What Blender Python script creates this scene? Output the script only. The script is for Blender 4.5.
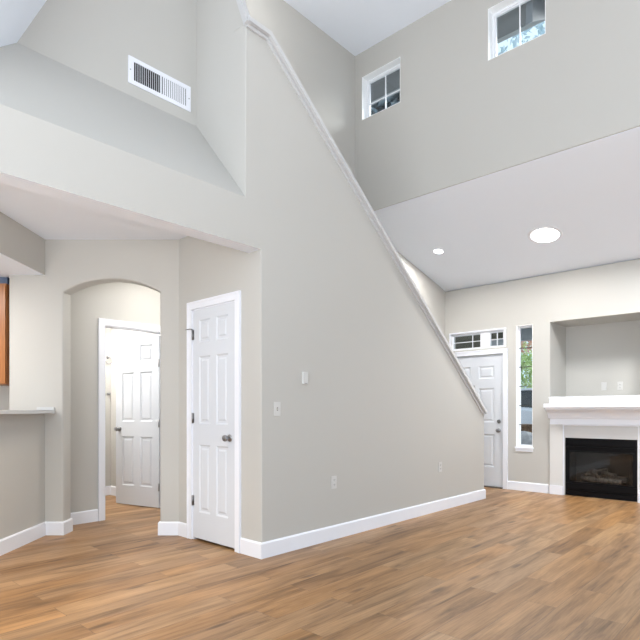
import bpy, bmesh, math, random
from mathutils import Vector, Matrix
random.seed(7)
for o in list(bpy.data.objects): bpy.data.objects.remove(o, do_unlink=True)
SC = bpy.context.scene; COL = SC.collection
PI = math.pi

# ------------------------------------------------------------------ camera, world, lights, exposure
EYE = 1.15
YAW = math.radians(42.69)                      # view direction from +X
FW = Vector((math.cos(YAW), math.sin(YAW), 0)); RT = Vector((math.sin(YAW), -math.cos(YAW), 0))
cam = bpy.data.cameras.new('camera'); cam.sensor_width = 36; cam.lens = 529/640*36
cam.shift_y = 91/640; cam.clip_start = .05; cam.clip_end = 200
co = bpy.data.objects.new('camera', cam); COL.objects.link(co)
co.location = (0, 0, EYE); co.rotation_euler = (PI/2, 0, YAW-PI/2)
SC.camera = co
SC.view_settings.view_transform = 'Standard'; SC.view_settings.look = 'None'
SC.view_settings.gamma = 1; SC.view_settings.use_curve_mapping = False
SC.view_settings.exposure = 0.18

w = bpy.data.worlds.new('sky'); SC.world = w; w.use_nodes = True
bgn = w.node_tree.nodes['Background']; bgn.inputs[0].default_value = (.70, .86, 1, 1); bgn.inputs[1].default_value = 1.25

def light(name, kind, loc, direction, energy, color=(1, 1, 1), size=1, size_y=None, spread=None):
    l = bpy.data.lights.new(name, kind); l.energy = energy; l.color = color
    if kind == 'AREA':
        l.shape = 'RECTANGLE' if size_y else 'DISK'; l.size = size
        if size_y: l.size_y = size_y
        if spread: l.spread = math.radians(spread)
    elif kind == 'SUN': l.angle = size
    elif kind == 'POINT': l.shadow_soft_size = size
    o = bpy.data.objects.new(name, l); COL.objects.link(o); o.location = loc
    o.rotation_euler = Vector(direction).to_track_quat('-Z', 'Y').to_euler()
    return o
light('sun', 'SUN', (12, 0, 12), (-.75, .28, -.42), 5.5, (1, .98, .95), math.radians(24))
# area light for daylight from the left windows; the low ones are added fill
XCL0 = 5.305
DAY = (.945, .965, 1)
light('daylight_left', 'AREA', (-2.44, .3, 2.3), (1, 0, .35), 105, DAY, 4.4, 3.6)
light('ceiling_fill_left', 'AREA', (-2.4, .3, 1.2), (.6, 0, 1), 225, DAY, 4.4, 1.2)  # up-facing fill panel added to brighten the ceilings
light('ceiling_fill_back', 'AREA', (1.8, -2.9, 1.2), (0, .55, 1), 115, DAY, 6, 1.2)  # second added up-facing fill, also for the ceilings
for y in (.48, -.71, -1.9): light('clerestory_fill', 'AREA', (XCL0-.01, y, 5.12), (-1, 0, .05), 6, DAY, .58, .52)  # unseen panels added to brighten the niche side and main ceiling
light('landing_fill', 'POINT', (3.3, 3.6, 5.25), (0, 0, -1), 13, (1, .98, .94), .12)  # bare unseen point light added to brighten the upper stairwell; no fixture
light('hall_ceiling_fill', 'POINT', (1.7, 3.46, 2.60), (0, 0, -1), 3, (1, .92, .82), .07)  # point light hidden behind the beam, added to lift the hall ceiling
light('hall_floor_fill', 'AREA', (1.15, 3.50, 2.72), (-.1, .05, -1), 15, (1, .86, .66), .15, None, 95)  # unseen warm light added to brighten the hall floor
light('kitchen_fill', 'AREA', (-1.2, 4.4, 2.36), (.0, .0, -1), 40, (1, .93, .84), 1.2, 1.0)  # unseen warm fill panel under the kitchen ceiling, in place of daylight
light('ceiling_lamp_kitchen', 'AREA', (.70, 5.35, 2.385), (0, 0, -1), 20, (1, .97, .93), .3)
light('ceiling_lamp_passage', 'AREA', (3.05, 4.85, 2.70), (0, 0, -1), 12, (1, .97, .92), .28)
light('ceiling_lamp_bedroom', 'AREA', (2.75, 6.5, 2.40), (0, 0, -1), 38, (1, .97, .93), .6)

light('entry_fill', 'AREA', (6.4, .75, 3.32), (.1, .25, -1), 40, (.94, .97, 1), .3, None, 130)  # unseen light added to brighten the entry floor and front wall
# ------------------------------------------------------------------ materials
def mat(name, color, rough=.6, metal=0, spec=.5, bump=0, bscale=300, emit=None, estr=0):
    m = bpy.data.materials.new(name); m.use_nodes = True; nt = m.node_tree; b = nt.nodes['Principled BSDF']
    b.inputs['Base Color'].default_value = (*color, 1); b.inputs['Roughness'].default_value = rough
    b.inputs['Metallic'].default_value = metal; b.inputs['Specular IOR Level'].default_value = spec
    if emit: b.inputs['Emission Color'].default_value = (*emit, 1); b.inputs['Emission Strength'].default_value = estr
    tc = nt.nodes.new('ShaderNodeTexCoord'); n = nt.nodes.new('ShaderNodeTexNoise'); n.inputs['Scale'].default_value = bscale
    nt.links.new(tc.outputs['Object'], n.inputs['Vector'])
    if bump:
        bp = nt.nodes.new('ShaderNodeBump'); bp.inputs['Strength'].default_value = bump; bp.inputs['Distance'].default_value = .002
        nt.links.new(n.outputs[0], bp.inputs['Height']); nt.links.new(bp.outputs[0], b.inputs['Normal'])
    return m
def ramp(nt, fac, stops):
    r = nt.nodes.new('ShaderNodeValToRGB'); nt.links.new(fac, r.inputs[0])
    e = r.color_ramp.elements
    while len(e) < len(stops): e.new(.5)
    for i, (p, c) in enumerate(stops): e[i].position = p; e[i].color = (*c, 1)
    return r.outputs[0]
def mix(nt, kind, fac, a, b):
    n = nt.nodes.new('ShaderNodeMix'); n.data_type = 'RGBA'; n.blend_type = kind
    if isinstance(fac, float): n.inputs[0].default_value = fac
    else: nt.links.new(fac, n.inputs[0])
    for s, i in ((a, 6), (b, 7)):
        if isinstance(s, tuple): n.inputs[i].default_value = (*s, 1)
        else: nt.links.new(s, n.inputs[i])
    return n.outputs[2]

WALL = mat('greige_wall_paint', (.515, .505, .478), .75, 0, .3, .25, 160)
CEIL = mat('white_ceiling_paint', (.84, .89, .97), .85, 0, .2, .2, 160)
TRIM = mat('white_trim_paint', (.82, .84, .90), .4, 0, .4)
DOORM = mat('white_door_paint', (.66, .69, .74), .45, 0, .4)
STONE = mat('pale_grey_tile', (.62, .62, .62), .35)
BLACK = mat('black_steel', (.004, .004, .005), .3, 0, .12)
CAPM = mat('off_white_cap_paint', (.56, .56, .565), .5, 0, .4)
PIL = mat('pale_mantel_paint', (.68, .675, .66), .5, 0, .4)
PORCH = mat('olive_brown_porch_stain', (.075, .072, .045), .7)
BLACK2 = mat('dark_firebrick', (.03, .028, .026), .8)
NICKEL = mat('satin_nickel', (.32, .32, .33), .32, 1)
PLATE = mat('ivory_plate', (.62, .615, .60), .4)
SLOT = mat('dark_slot', (.03, .03, .03), .6)
COUNTER = mat('grey_laminate', (.55, .56, .57), .3)
FRAME = mat('white_vinyl', (.82, .84, .88), .35)
LAMP = mat('lit_lens', (1, 1, 1), .4, emit=(1, .98, .95), estr=6)
MUNTIN = mat('silhouette_muntin', (.06, .06, .05), .5)  # dark backlit silhouette put into the colour of the muntins
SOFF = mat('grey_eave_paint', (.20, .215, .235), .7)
SIDING = mat('pale_blue_grey_fascia', (.42, .46, .50), .7)
CARPET = mat('beige_carpet', (.45, .42, .37), .95, bump=.8, bscale=400)
BLUE = mat('slate_blue', (.10, .14, .22), .6)

def glass(name, tint=(1, 1, 1), gloss=.06):
    m = bpy.data.materials.new(name); m.use_nodes = True; nt = m.node_tree; nt.nodes.clear()
    o = nt.nodes.new('ShaderNodeOutputMaterial'); t = nt.nodes.new('ShaderNodeBsdfTransparent'); g = nt.nodes.new('ShaderNodeBsdfGlossy')
    t.inputs[0].default_value = (*tint, 1); g.inputs[1].default_value = .03
    x = nt.nodes.new('ShaderNodeMixShader'); x.inputs[0].default_value = gloss
    nt.links.new(t.outputs[0], x.inputs[1]); nt.links.new(g.outputs[0], x.inputs[2]); nt.links.new(x.outputs[0], o.inputs[0])
    return m
GLASS = glass('window_glass', (.94, .97, .98), .05)
FGLASS = glass('fireplace_glass', (.75, .75, .75), .035)

def floor_mat():
    m = bpy.data.materials.new('wood_plank_floor'); m.use_nodes = True; nt = m.node_tree; b = nt.nodes['Principled BSDF']
    tc = nt.nodes.new('ShaderNodeTexCoord')
    br = nt.nodes.new('ShaderNodeTexBrick'); nt.links.new(tc.outputs['Object'], br.inputs['Vector'])
    br.offset = .37; br.offset_frequency = 2
    for k, v in (('Scale', 1), ('Mortar Size', .0012), ('Mortar Smooth', .1), ('Bias', 0), ('Brick Width', 1.22), ('Row Height', .18)):
        br.inputs[k].default_value = v
    br.inputs['Color1'].default_value = (0, 0, 0, 1); br.inputs['Color2'].default_value = (1, 1, 1, 1); br.inputs['Mortar'].default_value = (.5, .5, .5, 1)
    base = ramp(nt, br.outputs['Color'], [(0, (.28, .150, .062)), (.35, (.43, .230, .090)), (.7, (.35, .205, .100)), (1, (.48, .285, .135))])
    # the grain: noise stretched along the plank, shifted from plank to plank
    mp = nt.nodes.new('ShaderNodeMapping'); mp.inputs['Scale'].default_value = (.75, 7, 1)
    add = nt.nodes.new('ShaderNodeVectorMath'); add.operation = 'MULTIPLY_ADD'
    nt.links.new(br.outputs['Color'], add.inputs[0]); add.inputs[1].default_value = (7, 3, 11); nt.links.new(tc.outputs['Object'], add.inputs[2])
    nt.links.new(add.outputs[0], mp.inputs[0])
    n1 = nt.nodes.new('ShaderNodeTexNoise'); n1.inputs['Scale'].default_value = 1.6; n1.inputs['Detail'].default_value = 6; n1.inputs['Roughness'].default_value = .6; n1.inputs['Distortion'].default_value = .6
    nt.links.new(mp.outputs[0], n1.inputs['Vector'])
    g = ramp(nt, n1.outputs[0], [(.30, (.34, .33, .34)), (.44, (.72, .70, .69)), (.56, (1, 1, 1)), (.72, (1.15, 1.12, 1.08))])
    c = mix(nt, 'MULTIPLY', .85, base, g)
    mp2 = nt.nodes.new('ShaderNodeMapping'); mp2.inputs['Scale'].default_value = (2.2, 55, 1); nt.links.new(add.outputs[0], mp2.inputs[0])
    n2 = nt.nodes.new('ShaderNodeTexNoise'); n2.inputs['Scale'].default_value = 2; n2.inputs['Detail'].default_value = 4; nt.links.new(mp2.outputs[0], n2.inputs['Vector'])
    g2 = ramp(nt, n2.outputs[0], [(.32, (.58, .56, .55)), (.6, (1, 1, 1))])
    c = mix(nt, 'MULTIPLY', .6, c, g2)
    # knots
    mp3 = nt.nodes.new('ShaderNodeMapping'); mp3.inputs['Scale'].default_value = (1.5, 6.5, 1); nt.links.new(add.outputs[0], mp3.inputs[0])
    v = nt.nodes.new('ShaderNodeTexVoronoi'); v.inputs['Scale'].default_value = 1.0; nt.links.new(mp3.outputs[0], v.inputs['Vector'])
    k = ramp(nt, v.outputs['Distance'], [(0, (.16, .13, .11)), (.08, (.36, .32, .30)), (.17, (1, 1, 1))])
    c = mix(nt, 'MULTIPLY', .75, c, k)
    c = mix(nt, 'MIX', br.outputs['Fac'], c, (.13, .08, .05))
    nt.links.new(c, b.inputs['Base Color'])
    rr = ramp(nt, n1.outputs[0], [(.3, (.46, .46, .46)), (.7, (.34, .34, .34))]); nt.links.new(rr, b.inputs['Roughness'])
    b.inputs['Specular IOR Level'].default_value = .42
    bp = nt.nodes.new('ShaderNodeBump'); bp.inputs['Strength'].default_value = .12; bp.inputs['Distance'].default_value = .002
    nt.links.new(n2.outputs[0], bp.inputs['Height']); nt.links.new(bp.outputs[0], b.inputs['Normal'])
    return m
FLOOR = floor_mat()

def wood_mat(name, c1, c2):
    m = bpy.data.materials.new(name); m.use_nodes = True; nt = m.node_tree; b = nt.nodes['Principled BSDF']
    tc = nt.nodes.new('ShaderNodeTexCoord'); mp = nt.nodes.new('ShaderNodeMapping'); mp.inputs['Scale'].default_value = (14, 14, 1.2)
    nt.links.new(tc.outputs['Object'], mp.inputs[0]); n = nt.nodes.new('ShaderNodeTexNoise'); n.inputs['Scale'].default_value = 2; n.inputs['Detail'].default_value = 5; n.inputs['Distortion'].default_value = .8
    nt.links.new(mp.outputs[0], n.inputs['Vector']); nt.links.new(ramp(nt, n.outputs[0], [(.35, c1), (.65, c2)]), b.inputs['Base Color'])
    b.inputs['Roughness'].default_value = .4
    return m
OAK = wood_mat('honey_oak', (.26, .09, .022), (.40, .155, .045))
BARK = wood_mat('bark', (.10, .07, .05), (.2, .15, .11))
LOG = wood_mat('charred_log', (.06, .05, .045), (.22, .19, .16))
def noisy(name, stops, scale, rough=.9):
    m = bpy.data.materials.new(name); m.use_nodes = True; nt = m.node_tree; b = nt.nodes['Principled BSDF']
    tc = nt.nodes.new('ShaderNodeTexCoord'); n = nt.nodes.new('ShaderNodeTexNoise'); n.inputs['Scale'].default_value = scale; n.inputs['Detail'].default_value = 5
    nt.links.new(tc.outputs['Object'], n.inputs['Vector']); nt.links.new(ramp(nt, n.outputs[0], stops), b.inputs['Base Color']); b.inputs['Roughness'].default_value = rough
    return m
LEAFG = noisy('green_leaves', [(.35, (.30, .45, .14)), (.65, (.72, .85, .45))], 3)
LEAFD = noisy('grey_green_needles', [(.35, (.20, .25, .27)), (.65, (.36, .42, .46))], 3)
LEAFR = noisy('red_leaves', [(.35, (.45, .20, .15)), (.65, (.75, .48, .38))], 3)
LEAFY = noisy('yellow_leaves', [(.35, (.5, .42, .08)), (.65, (.75, .68, .2))], 3)
LEAFP = noisy('pale_leaves', [(.35, (.45, .58, .62)), (.65, (.75, .85, .90))], 3)
ROCK = noisy('grey_rock', [(.3, (.25, .25, .26)), (.7, (.55, .55, .57))], 4)
MULCH = noisy('brown_mulch', [(.3, (.09, .05, .03)), (.7, (.25, .15, .09))], 20)
ASPH = noisy('grey_driveway', [(.3, (.3, .3, .31)), (.7, (.42, .42, .43))], 30)
CARW = mat('white_car_paint', (.8, .81, .86), .2)
CARG = mat('car_glass', (.02, .025, .03), .08)
TYRE = mat('tyre_rubber', (.02, .02, .02), .8)

# ------------------------------------------------------------------ helpers
MW = {}
def link(o, parent=None):
    COL.objects.link(o)
    if parent is not None: o.parent = parent
def root(name, loc, label=None, cat=None, group=None, kind=None, rot=0):
    o = bpy.data.objects.new(name, None); link(o); o.empty_display_size = .1
    o.location = loc; o.rotation_euler = (0, 0, rot)
    MW[o.name] = Matrix.Translation(Vector(loc)) @ Matrix.Rotation(rot, 4, 'Z')
    return tag(o, label, cat, group, kind)
def tag(o, label=None, cat=None, group=None, kind=None):
    if label: o['label'] = label
    if cat: o['category'] = cat
    if group: o['group'] = group
    if kind: o['kind'] = kind
    return o
def bx(bm, x0, x1, y0, y1, z0, z1, M=None, bev=0, mi=0):
    v = [bm.verts.new((x, y, z)) for x in (x0, x1) for y in (y0, y1) for z in (z0, z1)]
    fs = [bm.faces.new([v[i] for i in q]) for q in ((0, 1, 3, 2), (4, 6, 7, 5), (0, 4, 5, 1), (2, 3, 7, 6), (0, 2, 6, 4), (1, 5, 7, 3))]
    for f in fs: f.material_index = mi
    if bev:
        r = bmesh.ops.bevel(bm, geom=list({e for f in fs for e in f.edges}), offset=bev, segments=2, affect='EDGES', profile=.5)
        v = [x for x in v if x.is_valid] + list(r['verts'])
        v = list(set(v))
    if M is not None: bmesh.ops.transform(bm, matrix=M, verts=v)
    return v
def prism(bm, pts, d, o=(0, 0, 0), bev_fn=None, bev=.015, seg=4):
    """pts: 3-D outline (closed), extruded by vector d."""
    a = [bm.verts.new(Vector(p)) for p in pts]; b = [bm.verts.new(Vector(p)+Vector(d)) for p in pts]
    n = len(a); bm.faces.new(a); bm.faces.new(b[::-1])
    for i in range(n): bm.faces.new((a[i], b[i], b[(i+1) % n], a[(i+1) % n]))
    bmesh.ops.recalc_face_normals(bm, faces=bm.faces)
    if bev_fn:
        es = [e for e in bm.edges if bev_fn((e.verts[0].co+e.verts[1].co)/2, e)]
        if es: bmesh.ops.bevel(bm, geom=es, offset=bev, segments=seg, affect='EDGES', profile=.5)
    return a, b
def frustum(bm, x0, x1, z0, z1, y0, y1, inset):
    """raised field: base rectangle at y0, smaller top rectangle at y1 (in local x,z)."""
    a = [bm.verts.new(p) for p in ((x0, y0, z0), (x1, y0, z0), (x1, y0, z1), (x0, y0, z1))]
    i = inset
    b = [bm.verts.new(p) for p in ((x0+i, y1, z0+i), (x1-i, y1, z0+i), (x1-i, y1, z1-i), (x0+i, y1, z1-i))]
    bm.faces.new(b)
    for k in range(4): bm.faces.new((a[k], a[(k+1) % 4], b[(k+1) % 4], b[k]))
def lathe(bm, prof, M, n=24, mi=0):
    rings = []
    for r, z in prof:
        rings.append([bm.verts.new(M @ Vector((r*math.cos(2*PI*k/n), r*math.sin(2*PI*k/n), z))) for k in range(n)])
    for a, b in zip(rings, rings[1:]):
        for k in range(n): bm.faces.new((a[k], a[(k+1) % n], b[(k+1) % n], b[k])).smooth = True
    bm.faces.new(rings[0][::-1]); bm.faces.new(rings[-1])
def tube(bm, pts, r, n=10):
    pts = [Vector(p) for p in pts]; rings = []
    for i, p in enumerate(pts):
        t = (pts[min(i+1, len(pts)-1)]-pts[max(i-1, 0)]).normalized(); q = t.to_track_quat('Z', 'Y')
        rr = r[i] if isinstance(r, (list, tuple)) else r
        rings.append([bm.verts.new(p+q @ Vector((rr*math.cos(2*PI*k/n), rr*math.sin(2*PI*k/n), 0))) for k in range(n)])
    for a, b in zip(rings, rings[1:]):
        for k in range(n): bm.faces.new((a[k], a[(k+1) % n], b[(k+1) % n], b[k])).smooth = True
    bm.faces.new(rings[0][::-1]); bm.faces.new(rings[-1])
def obj(name, bm, m, parent=None, label=None, cat=None, group=None, kind=None, smooth=False, local=False):
    bmesh.ops.remove_doubles(bm, verts=bm.verts, dist=1e-6)
    bmesh.ops.recalc_face_normals(bm, faces=bm.faces)
    me = bpy.data.meshes.new(name); bm.to_mesh(me); bm.free()
    for mm in (m if isinstance(m, (list, tuple)) else [m]): me.materials.append(mm)
    o = bpy.data.objects.new(name, me); link(o, parent)
    if parent is not None and not local: me.transform(MW[parent.name].inverted())
    MW[o.name] = MW[parent.name] if (parent is not None) else Matrix.Identity(4)
    if smooth:
        for p in me.polygons: p.use_smooth = True
        me.set_sharp_from_angle(angle=math.radians(38))
    return tag(o, label, cat, group, kind)
def B(): return bmesh.new()
def struct(name, bm, m, smooth=False, label=None): return obj(name, bm, m, None, label, None, None, 'structure', smooth)
def holes(bm, axis, a0, a1, u0, u1, v0, v1, hs):
    """wall slab with rectangular holes. axis 'X': thickness a along X, u = Y, v = Z. axis 'Y': thickness along Y, u = X."""
    us = sorted({u0, u1} | {h[i] for h in hs for i in (0, 1)}); vs = sorted({v0, v1} | {h[i] for h in hs for i in (2, 3)})
    us = [u for u in us if u0 <= u <= u1]; vs = [v for v in vs if v0 <= v <= v1]
    P = (lambda a, u, v: (a, u, v)) if axis == 'X' else (lambda a, u, v: (u, a, v))
    def solid(i, j):
        if not (0 <= i < len(us)-1 and 0 <= j < len(vs)-1): return False
        cu, cv = (us[i]+us[i+1])/2, (vs[j]+vs[j+1])/2
        return not any(h[0] < cu < h[1] and h[2] < cv < h[3] for h in hs)
    vc = {}
    def V(a, u, v):
        k = (a, u, v)
        if k not in vc: vc[k] = bm.verts.new(P(*k))
        return vc[k]
    for i in range(len(us)-1):
        for j in range(len(vs)-1):
            if not solid(i, j): continue
            q = ((us[i], vs[j]), (us[i+1], vs[j]), (us[i+1], vs[j+1]), (us[i], vs[j+1]))
            for a in (a0, a1): bm.faces.new([V(a, *p) for p in q])
            for (di, dj), (p, r) in (((0, -1), (0, 1)), ((1, 0), (1, 2)), ((0, 1), (2, 3)), ((-1, 0), (3, 0))):
                if not solid(i+di, j+dj):
                    bm.faces.new((V(a0, *q[p]), V(a1, *q[p]), V(a1, *q[r]), V(a0, *q[r])))
    bmesh.ops.recalc_face_normals(bm, faces=bm.faces)
    bmesh.ops.dissolve_limit(bm, angle_limit=.01, verts=bm.verts, edges=bm.edges)
def strip(bm, path, depth, z0, z1, left=True, top=.012):
    """baseboard along a plan path; depth to the left (or right) of the walking direction; small sloped top."""
    P = [Vector((p[0], p[1])) for p in path]; sg = 1 if left else -1
    def off(d):
        out = []
        for i, p in enumerate(P):
            ns = []
            if i > 0: t = (p-P[i-1]).normalized(); ns.append(Vector((-t.y, t.x))*sg)
            if i < len(P)-1: t = (P[i+1]-p).normalized(); ns.append(Vector((-t.y, t.x))*sg)
            if len(ns) == 1: out.append(p+ns[0]*d)
            else:
                m = (ns[0]+ns[1]).normalized(); out.append(p+m*(d/max(.3, m.dot(ns[0]))))
        return out
    rows = [(0, z0), (depth, z0), (depth, z1-top), (depth*.45, z1), (0, z1)]
    V = [[bm.verts.new((q.x, q.y, z)) for q in off(d)] for d, z in rows]
    n = len(rows)
    for a in range(n):
        for i in range(len(P)-1): bm.faces.new((V[a][i], V[a][i+1], V[(a+1) % n][i+1], V[(a+1) % n][i]))
    bm.faces.new([V[a][0] for a in range(n)]); bm.faces.new([V[a][-1] for a in range(n)])
def DP(lat, D, z=0): # a point given in the plan frame of the 43-degree walls
    v = FW*D+RT*lat; return Vector((v.x, v.y, z))
MD = Matrix(((RT.x, FW.x, 0, 0), (RT.y, FW.y, 0, 0), (0, 0, 1, 0), (0, 0, 0, 1)))  # local (lat, D, z) -> world

# ------------------------------------------------------------------ plan dimensions
YS, XC, XF, YF, XCL = 3.13, 2.72, 7.6, 4.28, 5.305     # stair wall, closet wall, front wall, far stair wall, clerestory wall
HT, ZL, ZB, ZH = 5.71, 3.652, 2.41, 2.74               # main ceiling, clerestory wall foot, beam foot, hall ceiling
XL, YB = -2.5, -3.0
SL = (ZL-3.075)/(XF-XCL)
def zlow(x): return ZL-SL*(x-XCL)

# ------------------------------------------------------------------ floor and ceilings
b = B(); bx(b, XL-.15, XF+.15, YB-.15, 10.6, -.15, 0); struct('floor', b, FLOOR)
b = B(); bx(b, XL-.15, XCL+.165, YB-.15, YF+.1, HT, HT+.15); struct('ceiling_main', b, CEIL)
b = B(); prism(b, [(XCL+.02, YB-.15, zlow(XCL+.02)), (XF+.15, YB-.15, zlow(XF+.15)), (XF+.15, YB-.15, zlow(XF+.15)+.12), (XCL+.02, YB-.15, ZL+.12)], (0, YF+.25-YB, 0))
struct('ceiling_entry', b, CEIL)
b = B(); bx(b, XL-.1, 2.85, YS+.15, 5.5, ZH, ZH+.03); bx(b, 2.85, 3.6, YF+.1, 5.5, ZH, ZH+.03); struct('ceiling_hall', b, CEIL)
b = B(); bx(b, 2.25, 3.5, 5.58, 7.14, 2.44, 2.56); struct('ceiling_bedroom', b, CEIL)
A0 = Vector((1.877, 5.201, 0)); DARCH = 4.91
K1 = A0-FW*((5.201-(YS+.15))/FW.y)
kp = [A0, K1, Vector((XL, YS+.15, 0)), Vector((XL, 8.2, 0)), DP(-5.6, 5.42), DP(-2.75, 5.42), DP(-2.75, 4.95)]
b = B(); a_, b_ = prism(b, [Vector((p.x, p.y, ZB)) for p in kp], (0, 0, ZH-ZB))
for f in b.faces: f.material_index = 1 if abs(f.normal.z) > .7 else 0
struct('ceiling_kitchen', b, [WALL, CEIL])

# ------------------------------------------------------------------ walls
CAPS = .786
def ztop(x): return 4.088-CAPS*(x-2.778)
XE = 6.58
pts = [(XC, 0), (XE, 0), (XE, ztop(XE)), (2.778, 4.088), (2.562, 4.088), (2.562, 2.77), (.526, 2.77), (1.946, HT), (XL, HT), (XL, ZB), (XC, ZB)]
b = B()
def bv(c, e):
    d = (e.verts[1].co-e.verts[0].co).normalized()
    if abs(c.y-YS) < .001 and ((abs(c.x-XC) < .001) or (abs(c.x-2.562) < .001) or abs(c.x-XE) < .001): return True
    if abs(c.x-XE) < .001 and abs(d.z) > .9: return True
    return False
prism(b, [(x, YS, z) for x, z in pts], (0, .15, 0), None, bv, .011); b.normal_update()
for f in b.faces:
    if f.normal.z < -.9 and abs(f.calc_center_median().z-ZB) < .01: f.material_index = 1
struct('wall_stair', b, [WALL, CEIL], True)
b = B(); holes(b, 'X', XC, XC+.12, YS+.15, 4.30, 0, ZH, [(3.444, 4.066, -1, 2.062)]); struct('wall_closet', b, WALL)
# arch wall (faces the camera), s runs to the left from the closet corner
SO = Vector((2.732, 4.274, 0)); SU = -RT
def AP(s, z, t=0): v = SO+SU*s+FW*t; return Vector((v.x, v.y, z))
s0, s1, zs, za = .195, 1.095, 2.255, 2.378
hw = (s1-s0)/2; rise = za-zs; Rr = (hw*hw+rise*rise)/(2*rise); N = 24
arc = []
for k in range(N+1):
    th = math.asin(hw/Rr)*(-1+2*k/N)
    arc.append(((s0+s1)/2+Rr*math.sin(th), za-Rr+Rr*math.cos(th)))
out = [(0, 0), (s0, 0)]+arc+[(s1, 0), (1.597, 0), (1.597, ZH), (0, ZH)]
b = B()
def arcb(c, e):
    s = (c-SO).dot(SU); t = (c-SO).dot(FW); d = (e.verts[1].co-e.verts[0].co).normalized()
    if abs(d.dot(FW)) > .5 or c.z < .001 or c.z > ZH-.001: return False
    return (s0-.001 < s < s1+.001) or s > 1.59
prism(b, [AP(s, z) for s, z in out], FW*.16, None, arcb, .014, 3)
struct('wall_arch', b, WALL, True)
# bar half wall, running back towards the camera from the left foot of the arch
b = B(); bl = [A0, K1+FW*.45, K1+FW*.45-RT*.12, A0-RT*.12]; prism(b, [(p.x, p.y, 0) for p in bl], (0, 0, 1.127)); struct('wall_bar', b, WALL)
b = B(); holes(b, 'Y', 5.46, 5.58, 2.11, 3.50, 0, ZH, [(2.56, 3.315, -1, 2.06)]); struct('wall_passage', b, WALL)
b = B(); q = AP(s1, 0, .16); bx(b, q.x-.12, q.x, q.y+.02, 5.46, 0, ZH); struct('wall_passage_left', b, WALL)
b = B(); bx(b, 3.42, 3.52, 4.38, 5.46, 0, ZH); struct('wall_passage_right', b, WALL)
b = B(); bx(b, 3.395, 3.50, 5.58, 7.04, 0, 2.44); struct('wall_bedroom_right', b, WALL)
b = B(); bx(b, 2.25, 3.50, 7.04, 7.14, 0, 2.44); struct('wall_bedroom_back', b, WALL)
b = B(); bx(b, 2.25, 2.35, 5.58, 7.04, 0, 2.44); struct('wall_bedroom_left', b, WALL)
b = B(); prism(b, [(2.84, YF, 0), (XF, YF, 0), (XF, YF, zlow(XF)), (XCL+.165, YF, zlow(XCL+.165)), (XCL+.165, YF, HT), (.5, YF, HT), (.5, YF, 2.78), (2.84, YF, 2.78)], (0, .1, 0)); struct('wall_far', b, WALL)
# kitchen
b = B(); bx(b, -5.0, -2.80, 5.25, 5.40, 0, ZB, MD); struct('wall_kitchen', b, WALL)
b = B(); bx(b, -5.1, -5.0, .8, 5.40, 0, ZB, MD); struct('wall_kitchen_left', b, WALL)
b = B(); bx(b, -2.87, -2.80, 5.075, 5.40, 0, ZB, MD); struct('wall_kitchen_return', b, WALL)
# front wall with door, transom, side window, alcove and firebox openings
DY0, DY1 = 3.318, 4.236
WY0, WY1, WZ0, WZ1 = 2.885, 3.125, .63, 2.39
AY0, AY1, AZ0, AZ1 = 1.395, 2.645, 1.345, 2.392
FY0, FY1, FZ1 = 1.578, 2.446, .785
TY0, TY1, TZ0, TZ1 = 3.30, 4.17, 2.10, 2.355
b = B(); holes(b, 'X', XF, XF+.15, YB-.15, YF+.1, 0, 3.06, [(DY0, DY1, -1, 2.005), (TY0, TY1, TZ0, TZ1), (WY0, WY1, WZ0, WZ1), (AY0, AY1, AZ0, AZ1), (FY0, FY1, -1, FZ1)])
struct('wall_front', b, WALL)
b = B()
bx(b, 8.26, 8.32, AY0-.06, AY1+.06, AZ0-.06, AZ1+.06); bx(b, XF+.15, 8.26, AY1, AY1+.06, AZ0, AZ1); bx(b, XF+.15, 8.26, AY0-.06, AY0, AZ0, AZ1)
bx(b, XF+.15, 8.26, AY0-.06, AY1+.06, AZ1, AZ1+.06); bx(b, XF+.15, 8.26, AY0-.06, AY1+.06, AZ0-.06, AZ0)
struct('wall_alcove', b, WALL)
# clerestory wall
W1 = (3.585, 4.168, 4.845, 5.392); W2 = (1.887, 2.482, 4.845, 5.392); W3 = (.187, .782, 4.845, 5.392); W4 = (-1.01, -.41, 4.845, 5.392); W5 = (-2.2, -1.6, 4.845, 5.392)
b = B(); holes(b, 'X', XCL, XCL+.165, YB-.15, YF, ZL, HT, [W1, W2, W3, W4, W5]); struct('wall_clerestory', b, WALL)
# plant niche above the hall: vent wall, sloped foot, sloped side, return beside the landing
b = B(); prism(b, [(1.0, 3.774, 3.3), (2.60, 3.774, 3.3), (2.60, 3.774, HT), (2.10, 3.774, HT)], (0, .08, 0)); struct('wall_vent', b, WALL)
b = B(); g = [Vector(p) for p in ((.526, YS, 2.77), (2.60, YS, 2.77), (2.60, 3.774, 3.54), (1.19, 3.774, 3.54))]; prism(b, g, (0, .06, -.06)); struct('wall_niche_foot', b, WALL)
b = B(); g = [Vector(p) for p in ((.526, YS+.001, 2.77), (1.19, 3.774, 3.54), (2.238, 3.774, HT), (1.946, YS+.001, HT))]; prism(b, g, (-.06, 0, .03)); struct('ceiling_niche', b, CEIL)
b = B(); prism(b, [(2.562, p[0], p[1]) for p in ((YS, 4.089), (YS+.15, 4.089), (YS+.15, 2.90), (3.85, 3.5), (3.85, HT), (3.765, HT))], (.022, 0, 0), None,
               lambda c, e: False); struct('wall_landing', b, WALL, True)
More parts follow.
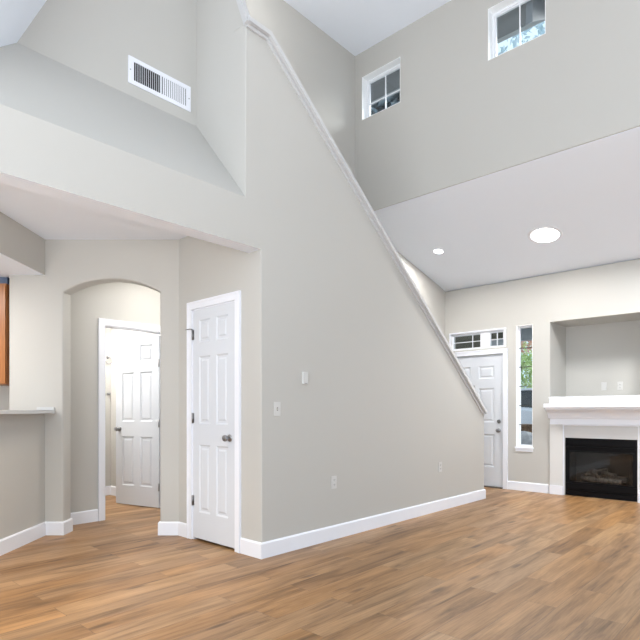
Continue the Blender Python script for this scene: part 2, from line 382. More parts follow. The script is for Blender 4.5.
# walls behind the camera, with the big windows that light the room
BW = [(-1.9, .2, .25, 4.1), (.4, 2.5, .25, 4.1)]
b = B(); holes(b, 'X', XL-.15, XL, YB-.15, 8.3, 0, HT, BW); struct('wall_left', b, WALL)
CW = [(-1.4, .7, .25, 4.1), (.9, 3.0, .25, 4.1), (3.2, 5.0, .25, 3.3)]
b = B(); holes(b, 'Y', YB-.15, YB, XL, XF+.15, 0, HT, CW); struct('wall_back', b, WALL)
b = B(); bx(b, XL, 2.0, 8.2, 8.3, 0, ZH); struct('wall_kitchen_end', b, WALL)

# ------------------------------------------------------------------ trim
def board2d(bm, path, t0, t1, y0, y1, axis='X', x=None):
    """mitred board following a sloping path (s,z), between offsets t0..t1 above it, from lateral y0 to y1."""
    P = [Vector(p) for p in path]
    def off(d):
        o = []
        for i, p in enumerate(P):
            ns = []
            if i > 0: t = (p-P[i-1]).normalized(); ns.append(Vector((-t.y, t.x)))
            if i < len(P)-1: t = (P[i+1]-p).normalized(); ns.append(Vector((-t.y, t.x)))
            ns = [n if n.y > 0 else -n for n in ns]
            if len(ns) == 1: o.append(p+ns[0]*d)
            else: m = (ns[0]+ns[1]).normalized(); o.append(p+m*(d/m.dot(ns[0])))
        return o
    ring = off(t0)+off(t1)[::-1]
    if axis == 'X': prism(bm, [(q.x, y0, q.y) for q in ring], (0, y1-y0, 0))
    else: prism(bm, [(y0, q.x, q.y) for q in ring], (y1-y0, 0, 0))
b = B(); cp = [(XE-.02, ztop(XE-.02)), (2.778, 4.088), (2.564, 4.088)]
board2d(b, cp, -.030, -.004, YS-.016, YS)
board2d(b, cp, -.048, -.002, YS+.15, YS+.164)
board2d(b, cp, 0, .034, YS-.045, YS+.190)
board2d(b, cp, .034, .044, YS-.036, YS+.180)
lp = [(YS-.01, 4.075), (YS-.01+.63, 4.075+1.63)]
board2d(b, lp, -.022, -.002, 2.554, 2.562, 'Y'); board2d(b, lp, 0, .030, 2.546, 2.594, 'Y')
struct('trim_1', b, CAPM, label='white sloping cap on top of the stair half wall')

BH, BD = .125, .015
def base(name, *paths):
    b = B()
    for pth, left in paths: strip(b, pth, BD, 0, BH, left)
    struct(name, b, TRIM)
base('baseboard_stair', ([(XC, YS+.245), (XC, YS), (XE, YS), (XE, YS+.15), (XC+.4, YS+.15)], False))
p1 = AP(0, 0); p2 = AP(s0, 0); p3 = AP(s0, 0, .16)
base('baseboard_arch', ([(XC, 4.137), (XC, 4.285), (p2.x, p2.y), (p3.x, p3.y)], True))
q0 = AP(s1, 0, .16); q1 = AP(s1, 0)
base('baseboard_bar', ([(2.488, 5.46), (q0.x, 5.46), (q0.x, q0.y), (q1.x, q1.y), (A0.x, A0.y), ((K1+FW*.45).x, (K1+FW*.45).y)], True))
base('baseboard_front', ([(XF, 3.244), (XF, 2.66)], False), ([(XF, 1.38), (XF, YB), (XL, YB), (XL, YS)], False))
base('baseboard_bedroom', ([(2.35, 7.04), (3.395, 7.04), (3.395, 5.60)], False))
base('baseboard_far', ([(XF, YF), (6.7, YF)], True))

def casing(name, plane, a, u0, u1, ztop_, wd, side, th=.016, sill=False, z0=0):
    """door casing around an opening u0..u1; plane 'X' (on x=a) or 'Y'; side = sign of the face normal."""
    b = B(); a1 = a+side*th; lo, hi = min(a, a1), max(a, a1)
    def r(ua, ub, za, zb, e=0):
        l2, h2 = (lo, hi) if not e else ((lo-e, lo+.0005) if side < 0 else (hi-.0005, hi+e))
        if plane == 'X': bx(b, l2, h2, ua, ub, za, zb)
        else: bx(b, ua, ub, l2, h2, za, zb)
    r(u0-wd, u0, z0, ztop_); r(u1, u1+wd, z0, ztop_); r(u0-wd, u1+wd, ztop_, ztop_+wd)
    k = .0008; r(u0-wd+k, u0-wd+.018, z0, ztop_+wd-.018, .006); r(u1+wd-.018, u1+wd-k, z0, ztop_+wd-.018, .006); r(u0-wd+k, u1+wd-k, ztop_+wd-.018, ztop_+wd-k, .006)
    return b
b = casing('', 'X', XC, 3.444, 4.066, 2.06, .066, -1)
bx(b, XC, XC+.12, 3.444, 3.456, 0, 2.06); bx(b, XC, XC+.12, 4.054, 4.066, 0, 2.06); bx(b, XC, XC+.12, 3.444, 4.066, 2.05, 2.062)
struct('trim_2', b, TRIM)
b = casing('', 'Y', 5.46, 2.56, 3.315, 2.058, .066, -1)
bx(b, 2.56, 2.572, 5.46, 5.58, 0, 2.06); bx(b, 3.303, 3.315, 5.46, 5.58, 0, 2.06); bx(b, 2.56, 3.315, 5.46, 5.58, 2.048, 2.06)
struct('trim_3', b, TRIM)
b = casing('', 'X', XF, DY0, DY1, 2.004, .072, -1)
for f in list(b.verts):
    if f.co.y > YF-.004: f.co.y = YF-.004
struct('trim_4', b, TRIM)
b = B(); bx(b, XF-.03, XF+.15, DY0, DY1, .0, .018, None, .004); struct('trim_5', b, mat('door_sill_bronze', (.12, .11, .1), .5))

# ------------------------------------------------------------------ panelled doors
def panel_door(name, hinge, angle, width, z0, z1, knob_z, hinge_side_face=1, knobs=(1, -1), hz=(.23, .5, .87), dead=None, label='', panels=None, peep=False, doorstop=False, hcol=NICKEL):
    """leaf from the hinge along local +x; y is the leaf's thickness; everything but the leaf is fixed to it."""
    T = .035; r = root(name, (hinge[0], hinge[1], z0), label, None, None, 'structure', angle)
    M = MW[r.name]; H = z1-z0; st = .115*width/.76; ms = .11*width/.76
    pr = panels or [(.115, .41), (.50, .795), (.855, .955)]
    pw = (width-2*st-ms)/2
    b = B(); g = .003
    xs = [(st, st+pw), (st+pw+ms, width-st)]; zr = [(a*H, c*H) for a, c in pr]
    zc = [0]+[z for q in zr for z in q]+[H]
    bx(b, g, st, -T/2, T/2, 0, H); bx(b, width-st, width-g, -T/2, T/2, 0, H)
    bx(b, st+pw, st+pw+ms, -T/2, T/2, 0, H)
    for x0, x1 in xs:
        for i in range(0, len(zc), 2): bx(b, x0, x1, -T/2, T/2, zc[i], zc[i+1])
        for za_, zb_ in zr:
            bx(b, x0, x1, -T/2+.010, T/2-.010, za_, zb_)
            for sg in (1, -1):
                # sticking (sloped moulding) and the raised field
                o_ = sg*T/2; i_ = sg*(T/2-.0098)
                ring0 = [(x0, za_), (x1, za_), (x1, zb_), (x0, zb_)]; k = .014
                ring1 = [(x0+k, za_+k), (x1-k, za_+k), (x1-k, zb_-k), (x0+k, zb_-k)]
                v0 = [b.verts.new((x, o_, z)) for x, z in ring0]; v1 = [b.verts.new((x, i_, z)) for x, z in ring1]
                for q in range(4): b.faces.new((v0[q], v0[(q+1) % 4], v1[(q+1) % 4], v1[q]))
                frustum(b, x0+.03, x1-.03, za_+.03, zb_-.03, i_, sg*(T/2-.003), .014)
    obj('door_leaf', b, DOORM, r, local=True)
    for f in hz:
        b = B(); z = f*H
        lathe(b, [(.007, -.045), (.007, .045)], Matrix.Translation((-.002, hinge_side_face*(T/2+.006), z)), 10)
        bx(b, -.002, .016, hinge_side_face*T/2-.001, hinge_side_face*T/2+.002, z-.045, z+.045)
        if doorstop and f == hz[-1]:
            tube(b, [(-.002, hinge_side_face*(T/2+.006), z+.048), (-.012, hinge_side_face*(T/2+.03), z+.05), (-.06, hinge_side_face*(T/2+.04), z+.05)], .005, 8)
        obj('hinge', b, hcol, r, local=True)
    for sg in knobs:
        b = B(); Mk = Matrix.Translation((width-.065, sg*T/2, knob_z-z0)) @ Matrix.Rotation(-sg*PI/2, 4, 'X')
        lathe(b, [(.031, 0), (.031, .004), (.026, .009), (.012, .012), (.011, .028), (.020, .034), (.027, .044), (.028, .054), (.023, .063), (.012, .067), (.002, .068)], Mk, 24)
        obj('doorknob', b, NICKEL, r, local=True, smooth=True)
        if dead:
            b = B(); Mk = Matrix.Translation((width-.065, sg*T/2, dead-z0)) @ Matrix.Rotation(-sg*PI/2, 4, 'X')
            lathe(b, [(.030, 0), (.030, .006), (.026, .014), (.012, .016), (.010, .02)], Mk, 24)
            bx(b, -.006, .006, 0, .02, -.02, .02, Mk @ Matrix.Translation((0, -.01, .02)) @ Matrix.Rotation(PI/2, 4, 'X') if False else Matrix.Translation((width-.065, sg*(T/2+.016), dead-z0)) @ Matrix.Translation((0, -.01, 0)))
            obj('deadbolt', b, NICKEL, r, local=True, smooth=True)
    if peep:
        b = B(); lathe(b, [(.009, 0), (.009, .004), (.005, .005)], Matrix.Translation((width/2, -T/2, 1.535-z0)) @ Matrix.Rotation(PI/2, 4, 'X'), 14)
        obj('peephole', b, NICKEL, r, local=True)
    return r
# closet door: hinged at its far (left) side, leaf runs towards -Y
panel_door('door_1', (XC+.014, 4.053), -PI/2, .596, .022, 2.048, .926, -1, (-1,), (.162, .525, .893), doorstop=True,
           label='closed white six-panel closet door between the arch and the stair wall')
# open door of the room behind the arch
panel_door('door_2', (3.300, 5.600), math.radians(104), .735, .012, 2.035, .93, 1, (1, -1), (.12, .49, .84),
           label='open white six-panel door seen through the archway')
# front door: hinged on the far side, seen face on the inner side
panel_door('door_3', (XF+.030, 4.230), -PI/2, .905, .020, 1.997, .86, -1, (-1,), (.12, .5, .88), dead=.994, peep=True,
           panels=[(.145, .395), (.485, .745), (.82, .915)], label='white six-panel front door with deadbolt beside the narrow window')

# ------------------------------------------------------------------ windows
def window(name, plane, a, u0, u1, v0, v1, depth, fw, vm=(), hm=(), mm=FRAME, mt=.012, label='', jamb=0, lites=None):
    """frame recessed behind face a; vm/hm: muntin positions."""
    r = root(name, ((a, (u0+u1)/2, v0) if plane == 'X' else ((u0+u1)/2, a, v0)), label, None, None, 'structure')
    def BX(b, a0, a1, ua, ub, va, vb, bev=0):
        if plane == 'X': bx(b, min(a0, a1), max(a0, a1), ua, ub, va, vb, None, bev)
        else: bx(b, ua, ub, min(a0, a1), max(a0, a1), va, vb, None, bev)
    f = B(); d0, d1 = a+depth, a+depth+(.05 if depth > 0 else -.05)
    g = .0008
    BX(f, d0, d1, u0+g, u0+fw, v0+g, v1-g); BX(f, d0, d1, u1-fw, u1-g, v0+g, v1-g)
    BX(f, d0, d1, u0+fw, u1-fw, v0+g, v0+fw); BX(f, d0, d1, u0+fw, u1-fw, v1-fw, v1-g)
    # inner sash bead
    s = math.copysign(.012, depth); k = fw+.012
    BX(f, d0+s, d1-s, u0+fw, u0+k, v0+fw, v1-fw); BX(f, d0+s, d1-s, u1-k, u1-fw, v0+fw, v1-fw)
    BX(f, d0+s, d1-s, u0+k, u1-k, v0+fw, v0+k); BX(f, d0+s, d1-s, u0+k, u1-k, v1-k, v1-fw)
    for l in (lites or ()): BX(f, d0, d1, l[0], l[1], v0+fw, v1-fw)
    obj('window_frame', f, FRAME, r)
    gm = B(); gm0 = (d0+d1)/2; BX(gm, gm0-.002, gm0+.002, u0+fw, u1-fw, v0+fw, v1-fw); obj('glass', gm, GLASS, r)
    if vm or hm:
        m = B(); m0 = gm0-math.copysign(.012, depth)
        for u in vm: BX(m, m0-.006, m0+.006, u-mt/2, u+mt/2, v0+fw, v1-fw)
        for v in hm: BX(m, m0-.005, m0+.005, u0+fw, u1-fw, v-mt/2, v+mt/2)
        obj('muntin', m, mm, r)
    return r
window('window_1', 'X', XCL, W1[0], W1[1], W1[2], W1[3], .095, .03, ((W1[0]+W1[1])/2,), (5.075,), mt=.012, label='left high square window with four panes')
window('window_2', 'X', XCL, W2[0], W2[1], W2[2], W2[3], .095, .03, ((W2[0]+W2[1])/2,), (), mt=.012, label='right high square window near the top of the picture')
window('window_6', 'X', XCL, W3[0], W3[1], W3[2], W3[3], .095, .03, ((W3[0]+W3[1])/2,), (), mt=.012)
for i, q in enumerate((W4, W5)): window('window_%d' % (12+i), 'X', XCL, *q, .095, .03, ((q[0]+q[1])/2,), (), mt=.012)  # unseen windows added to go with the clerestory fill panels
window('window_3', 'X', XF, WY0, WY1, WZ0, WZ1, .06, .02, (), (.95, 1.23, 1.51, 1.79, 2.065), MUNTIN, .010, label='narrow tall window between the front door and the fireplace')
b = B(); bx(b, XF-.022, XF+.06, WY0-.012, WY1+.012, WZ0-.025, WZ0+.001, None, .003); bx(b, XF-.012, XF, WY0-.006, WY1+.006, WZ0-.065, WZ0-.025, None, .003); struct('trim_6', b, TRIM)
# white lining of the recesses
b = B()
for (u0, u1, v0, v1), a, d in ((W1, XCL, .095), (W2, XCL, .095), (W3, XCL, .095), ((WY0, WY1, WZ0, WZ1), XF, .06)):
    t = .006; x0, x1 = a-.001, a+d
    bx(b, x0, x1, u1-t, u1-.0005, v0, v1); bx(b, x0, x1, u0+.0005, u0+t, v0, v1); bx(b, x0, x1, u0+t, u1-t, v1-t, v1-.0005); bx(b, x0, x1, u0+t, u1-t, v0+.0005, v0+t)
struct('trim_7', b, mat('bright_white_lining', (.92, .93, .94), .5))
tw = window('window_4', 'X', XF, TY0, TY1, TZ0, TZ1, .012, .018, (3.42, 3.816), (2.225,), FRAME, .010, label='low wide transom window above the front door', lites=[(3.53, 3.685)])
b = casing('', 'X', XF, TY0, TY1, TZ1, .028, -1, .012, z0=TZ0); struct('trim_8', b, TRIM)
for i, (u0, u1, v0, v1) in enumerate(BW): window('window_%d' % (7+i), 'X', XL, u0, u1, v0, v1, -.08, .06, ((u0+u1)/2,), (2.2,), mt=.05)
for i, (u0, u1, v0, v1) in enumerate(CW): window('window_%d' % (9+i), 'Y', YB, u0, u1, v0, v1, -.08, .06, ((u0+u1)/2,), (2.2,), mt=.05)

# ------------------------------------------------------------------ fireplace
fx = XF-.030                                  # face of the surround
r = root('fireplace', (XF, 2.02, 0), 'white fireplace mantel with black gas firebox below the wall alcove', 'fireplace')
MY0, MY1 = 1.375, 2.638
IY0, IY1 = 1.555, 2.467                        # inner edge of the pilasters
def boxpart(name, m, *boxes, bev=.002, parent=r, smooth=False):
    b = B()
    for q in boxes: bx(b, *q, None, bev)
    return obj(name, b, m, parent, smooth=smooth)
for (a, c) in ((IY1, MY1), (MY0, IY0)):
    lo, hi = (a, c)
    boxpart('pilaster', PIL, (fx, XF-.0005, lo, hi, .125, .965), (fx-.008, fx, lo+.006, hi-.006, .940, .965)); boxpart('plinth', TRIM, (fx-.012, XF-.0005, lo-.004, hi+.001, 0, .125))
boxpart('frieze', TRIM, (fx, XF-.0005, MY0, MY1, .966, 1.045), (fx-.006, fx, MY0, MY1, .966, .980))
b = B()
prof = [(XF-.0005, 1.045), (fx, 1.045), (fx-.010, 1.050), (fx-.022, 1.085), (fx-.050, 1.125), (fx-.090, 1.155), (fx-.125, 1.170), (fx-.130, 1.195), (XF-.0005, 1.195)]
prism(b, [(x, MY0-.02, z) for x, z in prof], (0, MY1-MY0+.04, 0)); obj('crown_moulding', b, TRIM, r)
boxpart('mantel_shelf', TRIM, (fx-.165, XF-.0005, MY0-.03, MY1+.03, 1.195, 1.250), bev=.006)
boxpart('backboard', TRIM, (XF-.035, XF-.0005, MY0-.004, MY1+.004, 1.250, 1.345), (XF-.048, XF-.035, MY0-.008, MY1+.008, 1.325, 1.345), (XF-.042, XF-.035, MY0-.004, MY1+.004, 1.250, 1.275))
boxpart('surround_panel', STONE, (XF-.008, XF-.0005, IY0, IY1, .786, .965), (XF-.008, XF-.0005, FY1+.001, IY1, 0, .786), (XF-.008, XF-.0005, IY0, FY0-.001, 0, .786))
boxpart('inner_trim', TRIM, (fx+.004, XF-.0085, IY1-.012, IY1-.0005, 0, .965), (fx+.004, XF-.0085, IY0+.0005, IY0+.012, 0, .965), (fx+.004, XF-.0085, IY0+.012, IY1-.012, .953, .965), bev=.001)
# black metal insert
gx = XF+.012
b = B(); holes(b, 'X', gx, gx+.02, FY0, FY1, .004, FZ1, [(FY0+.055, FY1-.055, .195, .60)]); bx(b, gx-.008, gx, FY0+.04, FY1-.04, .60, .612); bx(b, gx-.008, gx, FY0+.04, FY1-.04, .182, .194)
obj('firebox_face', b, BLACK, r)
b = B(); bx(b, gx-.014, gx, FY0+.02, FY1-.02, .655, .672, None, .002); bx(b, gx-.012, gx, FY0+.015, FY1-.015, .69, .77, None, .003); obj('upper_louvre', b, BLACK, r)
b = B(); bx(b, gx-.012, gx, FY0+.015, FY1-.015, .09, .175, None, .003); bx(b, gx-.014, gx, FY0+.02, FY1-.02, .075, .084, None, .002); bx(b, gx-.010, gx, FY0+.015, FY1-.015, .01, .07, None, .003); obj('lower_louvre', b, BLACK, r)
b = B(); bx(b, gx+.010, gx+.014, FY0+.055, FY1-.055, .195, .60); obj('glass', b, FGLASS, r)
b = B(); y0, y1 = FY0+.02, FY1-.02
bx(b, 7.98, 8.0, y0, y1, .1, .66); bx(b, gx+.021, 7.98, y0, y0+.01, .1, .66); bx(b, gx+.021, 7.98, y1-.01, y1, .1, .66); bx(b, gx+.021, 8.0, y0, y1, .09, .1); bx(b, gx+.021, 8.0, y0, y1, .66, .67)
obj('fire_chamber', b, BLACK2, r)
for (p, q, rr) in (((7.72, 1.78, .22), (7.76, 2.28, .235), .035), ((7.84, 1.74, .24), (7.83, 2.3, .23), .045), ((7.74, 1.86, .30), (7.86, 2.16, .33), .030), ((7.78, 2.26, .27), (7.86, 1.98, .36), .026), ((7.70, 2.05, .27), (7.84, 2.22, .31), .022)):
    b = B(); p, q = Vector(p), Vector(q); pts = [p.lerp(q, k/7)+Vector((0, 0, random.uniform(-.006, .006))) for k in range(8)]
    tube(b, pts, [rr*random.uniform(.85, 1.1) for _ in pts], 12); obj('log', b, LOG, r)
b = B()
for k in range(8): tube(b, [(7.68, 1.80+k*.065, .20), (7.70, 1.80+k*.065, .17), (7.88, 1.80+k*.065, .17)], .005, 6)
bx(b, 7.66, 7.90, 1.72, 2.33, .101, .165); obj('grate', b, BLACK2, r)
light('firebox_point', 'POINT', (7.66, 2.02, .57), (0, 0, -1), .5, (1, .9, .8), .02)  # small point light near the top of the fire chamber

# ------------------------------------------------------------------ wall plates, vent, towel hardware
def outlet(loc, nrm, label, group=None, kind='duplex'):
    ang = math.atan2(nrm[1], nrm[0])+PI/2           # local -y faces the room
    r = root({'duplex': 'electrical_outlet', 'toggle': 'light_switch', 'sensor': 'wall_sensor', 'blank': 'blank_wall_plate'}[kind], loc, label,
             {'duplex': 'outlet', 'toggle': 'light switch', 'sensor': 'wall plate', 'blank': 'wall plate'}[kind], group, None, ang)
    def lb(name, m, *boxes, bev=.001):
        b = B()
        for q in boxes: bx(b, *q, None, bev)
        return obj(name, b, m, r, local=True)
    if kind == 'sensor':
        lb('cover', PLATE, (-.030, .030, -.022, -.0005, -.052, .052), bev=.004); lb('vent_slot', SLOT, (-.018, .018, -.0228, -.0205, -.046, -.043), bev=0)
        return r
    lb('plate', PLATE, (-.035, .035, -.006, -.0005, -.057, .057), bev=.002)
    if kind == 'duplex':
        for z in (-.021, .021):
            b = B(); bx(b, -.016, .016, -.0085, -.0055, z-.014, z+.014, None, .002); s = obj('socket', b, PLATE, r, local=True)
            b = B(); bx(b, -.008, -.005, -.0092, -.0080, z-.003, z+.008); bx(b, .005, .008, -.0092, -.0080, z-.003, z+.008); bx(b, -.002, .002, -.0092, -.0080, z-.010, z-.006)
            obj('slot', b, SLOT, s, local=True)
    elif kind == 'toggle':
        lb('toggle_slot', SLOT, (-.006, .006, -.0066, -.0055, -.012, .012), bev=0); lb('toggle', PLATE, (-.004, .004, -.018, -.006, -.008, .006), bev=.001)
    return r
outlet((2.884, YS, 1.166), (0, -1), 'white toggle light switch on stair wall near the corner', kind='toggle')
outlet((3.194, YS, 1.428), (0, -1), 'small white blank sensor cover above and right of the light switch', kind='sensor')
outlet((3.575, YS, .510), (0, -1), 'white duplex outlet low on stair wall, the nearer one to the corner', 'outlets low on the stair wall')
outlet((5.443, YS, .503), (0, -1), 'white duplex outlet low on stair wall, near the foot of the stairs', 'outlets low on the stair wall')
outlet((8.26, 2.13, 1.50), (-1, 0), 'blank pale wall plate in the alcove, left of the outlet', kind='blank')
outlet((8.26, 1.925, 1.50), (-1, 0), 'white duplex outlet at the back of the alcove above the mantel')

# return air grille
vx0, vx1, vz0, vz1 = 1.953, 2.500, 3.632, 3.838; vy = 3.774
r = root('air_vent', ((vx0+vx1)/2, vy, vz0), 'white louvred air return grille high on the wall above the hall', 'vent')
b = B(); fwv = .032
holes(b, 'Y', vy-.008, vy-.0005, vx0, vx1, vz0, vz1, [(vx0+fwv+.012, vx1-fwv-.012, vz0+fwv, vz1-fwv)])
bx(b, (vx0+vx1)/2-.006, (vx0+vx1)/2+.006, vy-.009, vy-.001, vz0+fwv, vz1-fwv)
obj('frame', b, TRIM, r)
b = B(); bx(b, vx0+fwv, vx1-fwv, vy-.002, vy-.0006, vz0+fwv-.006, vz1-fwv+.006); obj('duct_opening', b, SLOT, r)
xm = (vx0+vx1)/2
for a, c, ang in ((vx0+fwv+.018, xm-.012, 1.0), (xm+.012, vx1-fwv-.018, .12)):
    b = B(); n = 12
    for k in range(n):
        x = a+(c-a)*(k+.5)/n
        bx(b, -.0065, .0065, -.0012, .0012, vz0+fwv, vz1-fwv, Matrix.Translation((x, vy-.0075, 0)) @ Matrix.Rotation(PI/2*.0+ang, 4, 'Z'))
    obj('louvre_bank', b, TRIM, r)
for x in (vx0+.016, vx1-.016):
    b = B(); lathe(b, [(.005, 0), (.004, .003)], Matrix.Translation((x, vy-.008, (vz0+vz1)/2)) @ Matrix.Rotation(PI/2, 4, 'X'), 10); obj('screw', b, NICKEL, r)

r = root('towel_ring', (3.345, 7.04, 1.86), 'small chrome ring hanging on the wall beyond the open door', 'towel ring')
b = B(); lathe(b, [(.02, 0), (.02, .006), (.008, .01), (.008, .035)], Matrix.Translation((3.345, 7.04, 1.88)) @ Matrix.Rotation(PI/2, 4, 'X'), 14); obj('mount', b, NICKEL, r)
b = B(); tube(b, [(3.345+.045*math.sin(2*PI*k/20), 7.0, 1.835+.045*math.cos(2*PI*k/20)) for k in range(21)], .005, 8); obj('ring', b, NICKEL, r)
r = root('towel_hook', (3.37, 7.04, 1.385), 'small chrome hook on the wall below the ring', 'hook')
b = B(); bx(b, 3.335, 3.385, 7.03, 7.04, 1.37, 1.40, None, .003); obj('mount', b, NICKEL, r)
b = B(); tube(b, [(3.36, 7.03, 1.385), (3.36, 6.99, 1.375), (3.36, 6.975, 1.395)], .005, 8); obj('hook', b, NICKEL, r)

# ------------------------------------------------------------------ bar counter and kitchen cabinet
b = B()
K2 = K1+FW*.40
ct = [(-2.44, K2.dot(FW)), (-2.44, DARCH-.055)]
for k in range(6): th = PI/2*k/5; ct.append((-2.44-.05+.05*math.cos(th), DARCH-.055+.052*math.sin(th)))
ct += [(-2.9, DARCH-.002), (-2.9, K2.dot(FW))]
prism(b, [DP(l, d, 1.128) for l, d in ct], (0, 0, .028))
obj('bar_countertop', b, COUNTER, None, 'grey laminate bar top along the kitchen half wall', 'countertop')
b = B(); bx(b, -2.62, -2.46, DARCH-.022, DARCH-.001, 1.157, 1.186, MD, .003); obj('counter_upstand', b, COUNTER, None, 'short grey upstand block on the end of the bar top', 'upstand')
for i, l1 in enumerate((-2.94, -3.35, -3.76)):
    l0 = l1-.405
    r = root('wall_cabinet', DP((l0+l1)/2, 5.25, 1.40), 'honey oak wall cabinet at the left edge above the bar' if i == 0 else ('honey oak wall cabinet, second from the archway' if i == 1 else 'honey oak wall cabinet, third from the archway'), 'cabinet', 'oak wall cabinets in the kitchen')
    b = B(); bx(b, l0, l1, 4.97, 5.249, 1.40, 2.345, MD, .002); obj('cabinet_body', b, OAK, r)
    b = B(); y = 4.95
    for q in ((l0+.006, l0+.06, 1.41, 2.335), (l1-.06, l1-.006, 1.41, 2.335), (l0+.06, l1-.06, 1.41, 1.465), (l0+.06, l1-.06, 2.28, 2.335)): bx(b, q[0], q[1], y, y+.019, q[2], q[3], MD)
    bx(b, l0+.06, l1-.06, y+.008, y+.019, 1.465, 2.28, MD); obj('cabinet_door', b, OAK, r)
    b = B(); bx(b, l0, l1, 4.975, 5.249, 2.346, 2.408, MD); obj('gap_strip', b, BLUE, r, label='slate blue strip above the cabinet')  # slate blue block across the gap above each cabinet
    b = B(); bx(b, l0, l1, 4.955, 4.969, 2.325, 2.345, MD); obj('cornice', b, OAK, r)
b = B(); bx(b, -5.0, -2.905, 4.65, 5.249, .0, .90, MD); obj('base_cabinet', b, OAK, None, 'honey oak base cabinet run under the kitchen worktop', 'cabinet')
b = B(); bx(b, -5.0, -2.905, 4.62, 5.249, .901, .94, MD, .003); obj('kitchen_worktop', b, COUNTER, None, 'grey kitchen worktop behind the bar wall', 'countertop')

# ------------------------------------------------------------------ stairs behind the half wall
b = B(); n = 17; rise_ = 3.05/n; run = (6.42-2.85)/(n-1)
pts = [(6.42, 0)]
x, z = 6.42, 0
for k in range(n):
    z += rise_; pts.append((x, z))
    if k < n-1: x -= run; pts.append((x, z))
pts[-1] = (3.62, z) if False else pts[-1]
pts += [(2.86, z), (2.86, z-.2), (3.1, z-.2), (6.3, 0)]
prism(b, [(x, YS+.166, z) for x, z in pts], (0, YF-YS-.19, 0)); obj('staircase', b, CARPET, None, 'carpeted staircase rising behind the sloping half wall', 'stairs')
b = B(); bx(b, 1.9, 2.545, YS+.75, YF-.001, 2.9, 3.05); struct('floor_landing', b, CARPET)

# ------------------------------------------------------------------ ceiling lights
nrm = Vector((SL, 0, 1)).normalized()
def downlight(name, x, y, R, label, energy):
    q = (-nrm).to_track_quat('Z', 'X').to_matrix().to_4x4()
    M = Matrix.Translation((x, y, zlow(x))) @ q
    r = root(name, (x, y, zlow(x)), label, 'ceiling light')
    b = B(); n = 40
    pr = [(R*1.22, .0005), (R*1.20, .006), (R*1.05, .010), (R, .006), (R, .0005)]
    rings = [[b.verts.new(M @ Vector((a*math.cos(2*PI*k/n), a*math.sin(2*PI*k/n), h))) for k in range(n)] for a, h in pr]
    for a, c in zip(rings, rings[1:]+rings[:1]):
        for k in range(n): b.faces.new((a[k], a[(k+1) % n], c[(k+1) % n], c[k]))
    obj('trim_ring', b, TRIM, r, smooth=True)
    b = B(); lathe(b, [(R*.99, .0006), (R*.99, .004), (R*.8, .0055)], M, 40); obj('lens', b, LAMP, r)
    l = light(name+'_glow', 'AREA', Vector((x, y, zlow(x)))-nrm*.012, -nrm, energy, (1, .97, .93), R*1.9)
downlight('recessed_light', 6.475, 3.748, .062, 'small round recessed downlight in the sloped ceiling near the stairs', 28)
downlight('flush_light', 6.654, 2.376, .165, 'large round flush light in the sloped ceiling above the entry', 28)

# ------------------------------------------------------------------ outside
b = B(); bx(b, -20, 40, -25, 30, -.4, -.2); struct('floor_outside', b, ASPH)
b = B(); bx(b, 10.32, 16, 1.5, 10, -.2, .15); struct('floor_driveway', b, ASPH)
b = B(); bx(b, 7.76, 9.2, -3.2, 5.2, -.2, -.05); struct('floor_porch', b, ASPH)
# upper eave outside the clerestory and roof over the entry
b = B(); bx(b, XCL+.166, 6.0, -3.4, 5.2, 5.53, 5.60); r0 = struct('ceiling_eave', b, SOFF)
b = B(); bx(b, 6.0, 6.06, -3.4, 5.2, 5.525, 5.66); bx(b, 6.06, 6.09, -3.4, 5.2, 5.54, 5.70); struct('trim_9', b, SIDING)
b = B()
for y in (-.9, .3, 1.5, 2.08, 3.62, 4.8): prism(b, [(XCL+.17, y, 5.15), (XCL+.17, y, 5.525), (5.98, y, 5.525), (5.98, y, 5.46)], (0, .07, 0))
struct('trim_10', b, SOFF)
b = B(); prism(b, [(XCL+.166, -3.4, ZL+.20), (9.4, -3.4, 2.75), (9.4, -3.4, 2.85), (XCL+.166, -3.4, ZL+.32)], (0, 8.4, 0)); struct('ceiling_porch', b, PORCH)
b = B()
for k in range(4): bx(b, 9.05-.012*(k % 2), 9.2, -3.2, 3.95, 2.37+.08*k, 2.45+.08*k)
bx(b, 9.05, 9.2, 3.95, 4.33, 2.30, 2.42); struct('trim_11', b, SIDING)
b = B()
bx(b, 9.05, 9.2, 3.95, 4.33, 2.42, 2.72)
for k in range(20): bx(b, 9.0+.008*(k % 2), 9.06, 4.33, 5.2, -.05+.137*k, .087+.137*k)
struct('wall_porch', b, PORCH)

def foliage(name, centres, m, n, size, label, cat, trunk=None, group=None):
    c0 = Vector(trunk[0]) if trunk else Vector((centres[0][0], centres[0][1], -.2))
    r = root(name, c0, label, cat, group)
    b = B()
    for _ in range(n):
        x, y, z, R = random.choice(centres)
        d = Vector((random.gauss(0, 1), random.gauss(0, 1), random.gauss(0, 1))).normalized()*R*random.uniform(.6, 1.05)
        p = Vector((x, y, z))+d; e = Matrix.Rotation(random.uniform(0, 6.3), 3, 'X') @ Matrix.Rotation(random.uniform(0, 6.3), 3, 'Z')
        s = size*random.uniform(.6, 1.3)
        vs = [b.verts.new(p+e @ Vector(q)*s) for q in ((-.5, 0, 0), (0, -.3, .08), (.6, 0, 0), (0, .3, .08))]
        b.faces.new(vs)
    obj('leaves', b, m, r)
    b = B(); top = Vector(centres[0][:3])
    tube(b, [c0, c0.lerp(top, .5)+Vector((.04, .03, 0)), top], [.09, .07, .04] if trunk else [.03, .025, .015], 8); obj('trunk', b, BARK, r)
    return r
foliage('tree', [(17.2, 6.8, 2.75, 1.0), (16.9, 7.0, 2.2, .9), (17.5, 7.7, 2.8, 1.0)], LEAFG, 3200, .17, 'leafy light green tree outside the narrow window', 'tree', ((17.6, 8.6, -.2),))
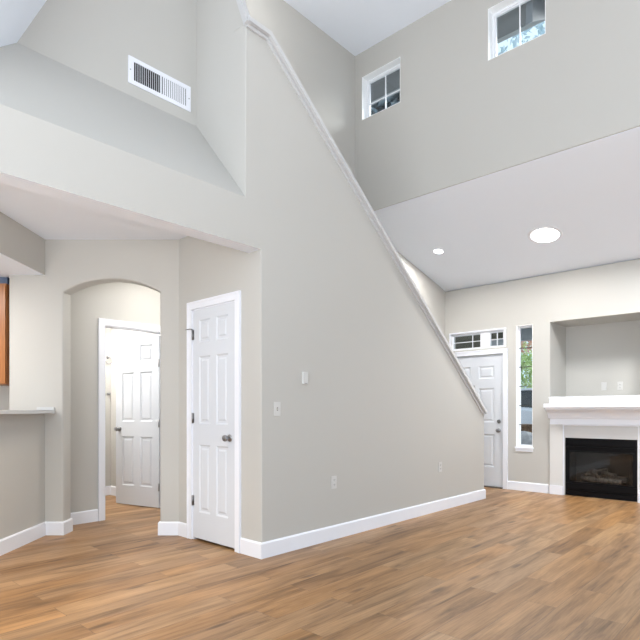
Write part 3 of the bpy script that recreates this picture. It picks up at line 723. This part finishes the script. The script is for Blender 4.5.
foliage('tree', [(15.0, 6.7, 3.3, .30), (15.0, 5.95, 3.05, .30), (15.0, 6.25, 3.2, .30)], LEAFR, 900, .11, 'reddish leaved tree at the top of the narrow window', 'tree', ((15.0, 6.9, -.2),))
foliage('shrub', [(9.66, 4.22, .74, .09), (9.68, 4.12, .72, .09)], LEAFY, 500, .05, 'low yellow-green shrub below the narrow window', 'shrub')
foliage('tree', [(12.5, 8.6, 10.5, 1.9), (12.5, 9.8, 9.6, 1.8), (12.5, 8.2, 8.6, 1.6), (12.2, 9.0, 7.2, 1.7)], LEAFD, 9000, .36, 'tall dark tree outside the left high window', 'tree', ((13.3, 9.5, -.2),))
foliage('tree', [(13.5, 5.2, 10.0, .9), (13.5, 4.3, 9.6, .8), (14, 5.8, 9.2, 1.0)], LEAFP, 900, .22, 'pale blue-green tree outside the right high window', 'tree', ((14, 4.0, -.2),))
# parked car
CM = Matrix.Translation((12.4, 4.9, .15)) @ Matrix.Rotation(math.radians(70), 4, 'Z')
r = root('parked_car', (12.4, 4.9, .15), 'white parked car outside the narrow window', 'car')
b = B()
body = [(-2.2, .35), (-2.25, .75), (-2.1, .95), (-1.4, 1.02), (-.75, 1.08), (.9, 1.08), (1.9, 1.0), (2.2, .85), (2.25, .4), (1.9, .25), (-1.9, .25)]
prism(b, [CM @ Vector((x, -.88, z)) for x, z in body], CM.to_3x3() @ Vector((0, 1.76, 0))); bmesh.ops.bevel(b, geom=list(b.edges), offset=.06, segments=3, affect='EDGES')
obj('body', b, CARW, r, smooth=True)
b = B()
lo = [(-1.35, -.8), (1.35, -.8), (1.35, .8), (-1.35, .8)]; hi = [(-.75, -.62), (.75, -.62), (.75, .62), (-.75, .62)]
v0 = [b.verts.new(CM @ Vector((x, y, 1.06))) for x, y in lo]; v1 = [b.verts.new(CM @ Vector((x, y, 1.46))) for x, y in hi]
for k in range(4): b.faces.new((v0[k], v0[(k+1) % 4], v1[(k+1) % 4], v1[k]))
b.faces.new(v1); b.faces.new(v0[::-1]); obj('windows', b, CARG, r)
b = B(); bx(b, -.78, .78, -.64, .64, 1.45, 1.50, CM, .015); obj('roof', b, CARW, r)
for x in (-1.4, 1.4):
    for y in (-.86, .86):
        b = B(); lathe(b, [(.32, -.1), (.34, -.06), (.34, .06), (.32, .1)], CM @ Matrix.Translation((x, y, .34)) @ Matrix.Rotation(PI/2, 4, 'X'), 24); obj('wheel', b, TYRE, r)
b = B(); bmesh.ops.create_icosphere(b, subdivisions=3, radius=.32)
for v in b.verts: v.co = Vector((v.co.x*1.0, v.co.y*1.3, v.co.z*.9))*(1+.18*math.sin(v.co.x*11+2)*math.cos(v.co.y*9)+random.uniform(-.02, .02))+Vector((9.45, 3.74, .46))*1.0
obj('garden_boulder', b, ROCK, None, 'grey garden boulder below the narrow window', 'rock')
b = B(); bx(b, 9.85, 10.3, 2.8, 5.2, -.2, .90, None, .03); obj('planting_bed', b, MULCH, None, 'brown mulched planting bed outside the narrow window', 'planter')
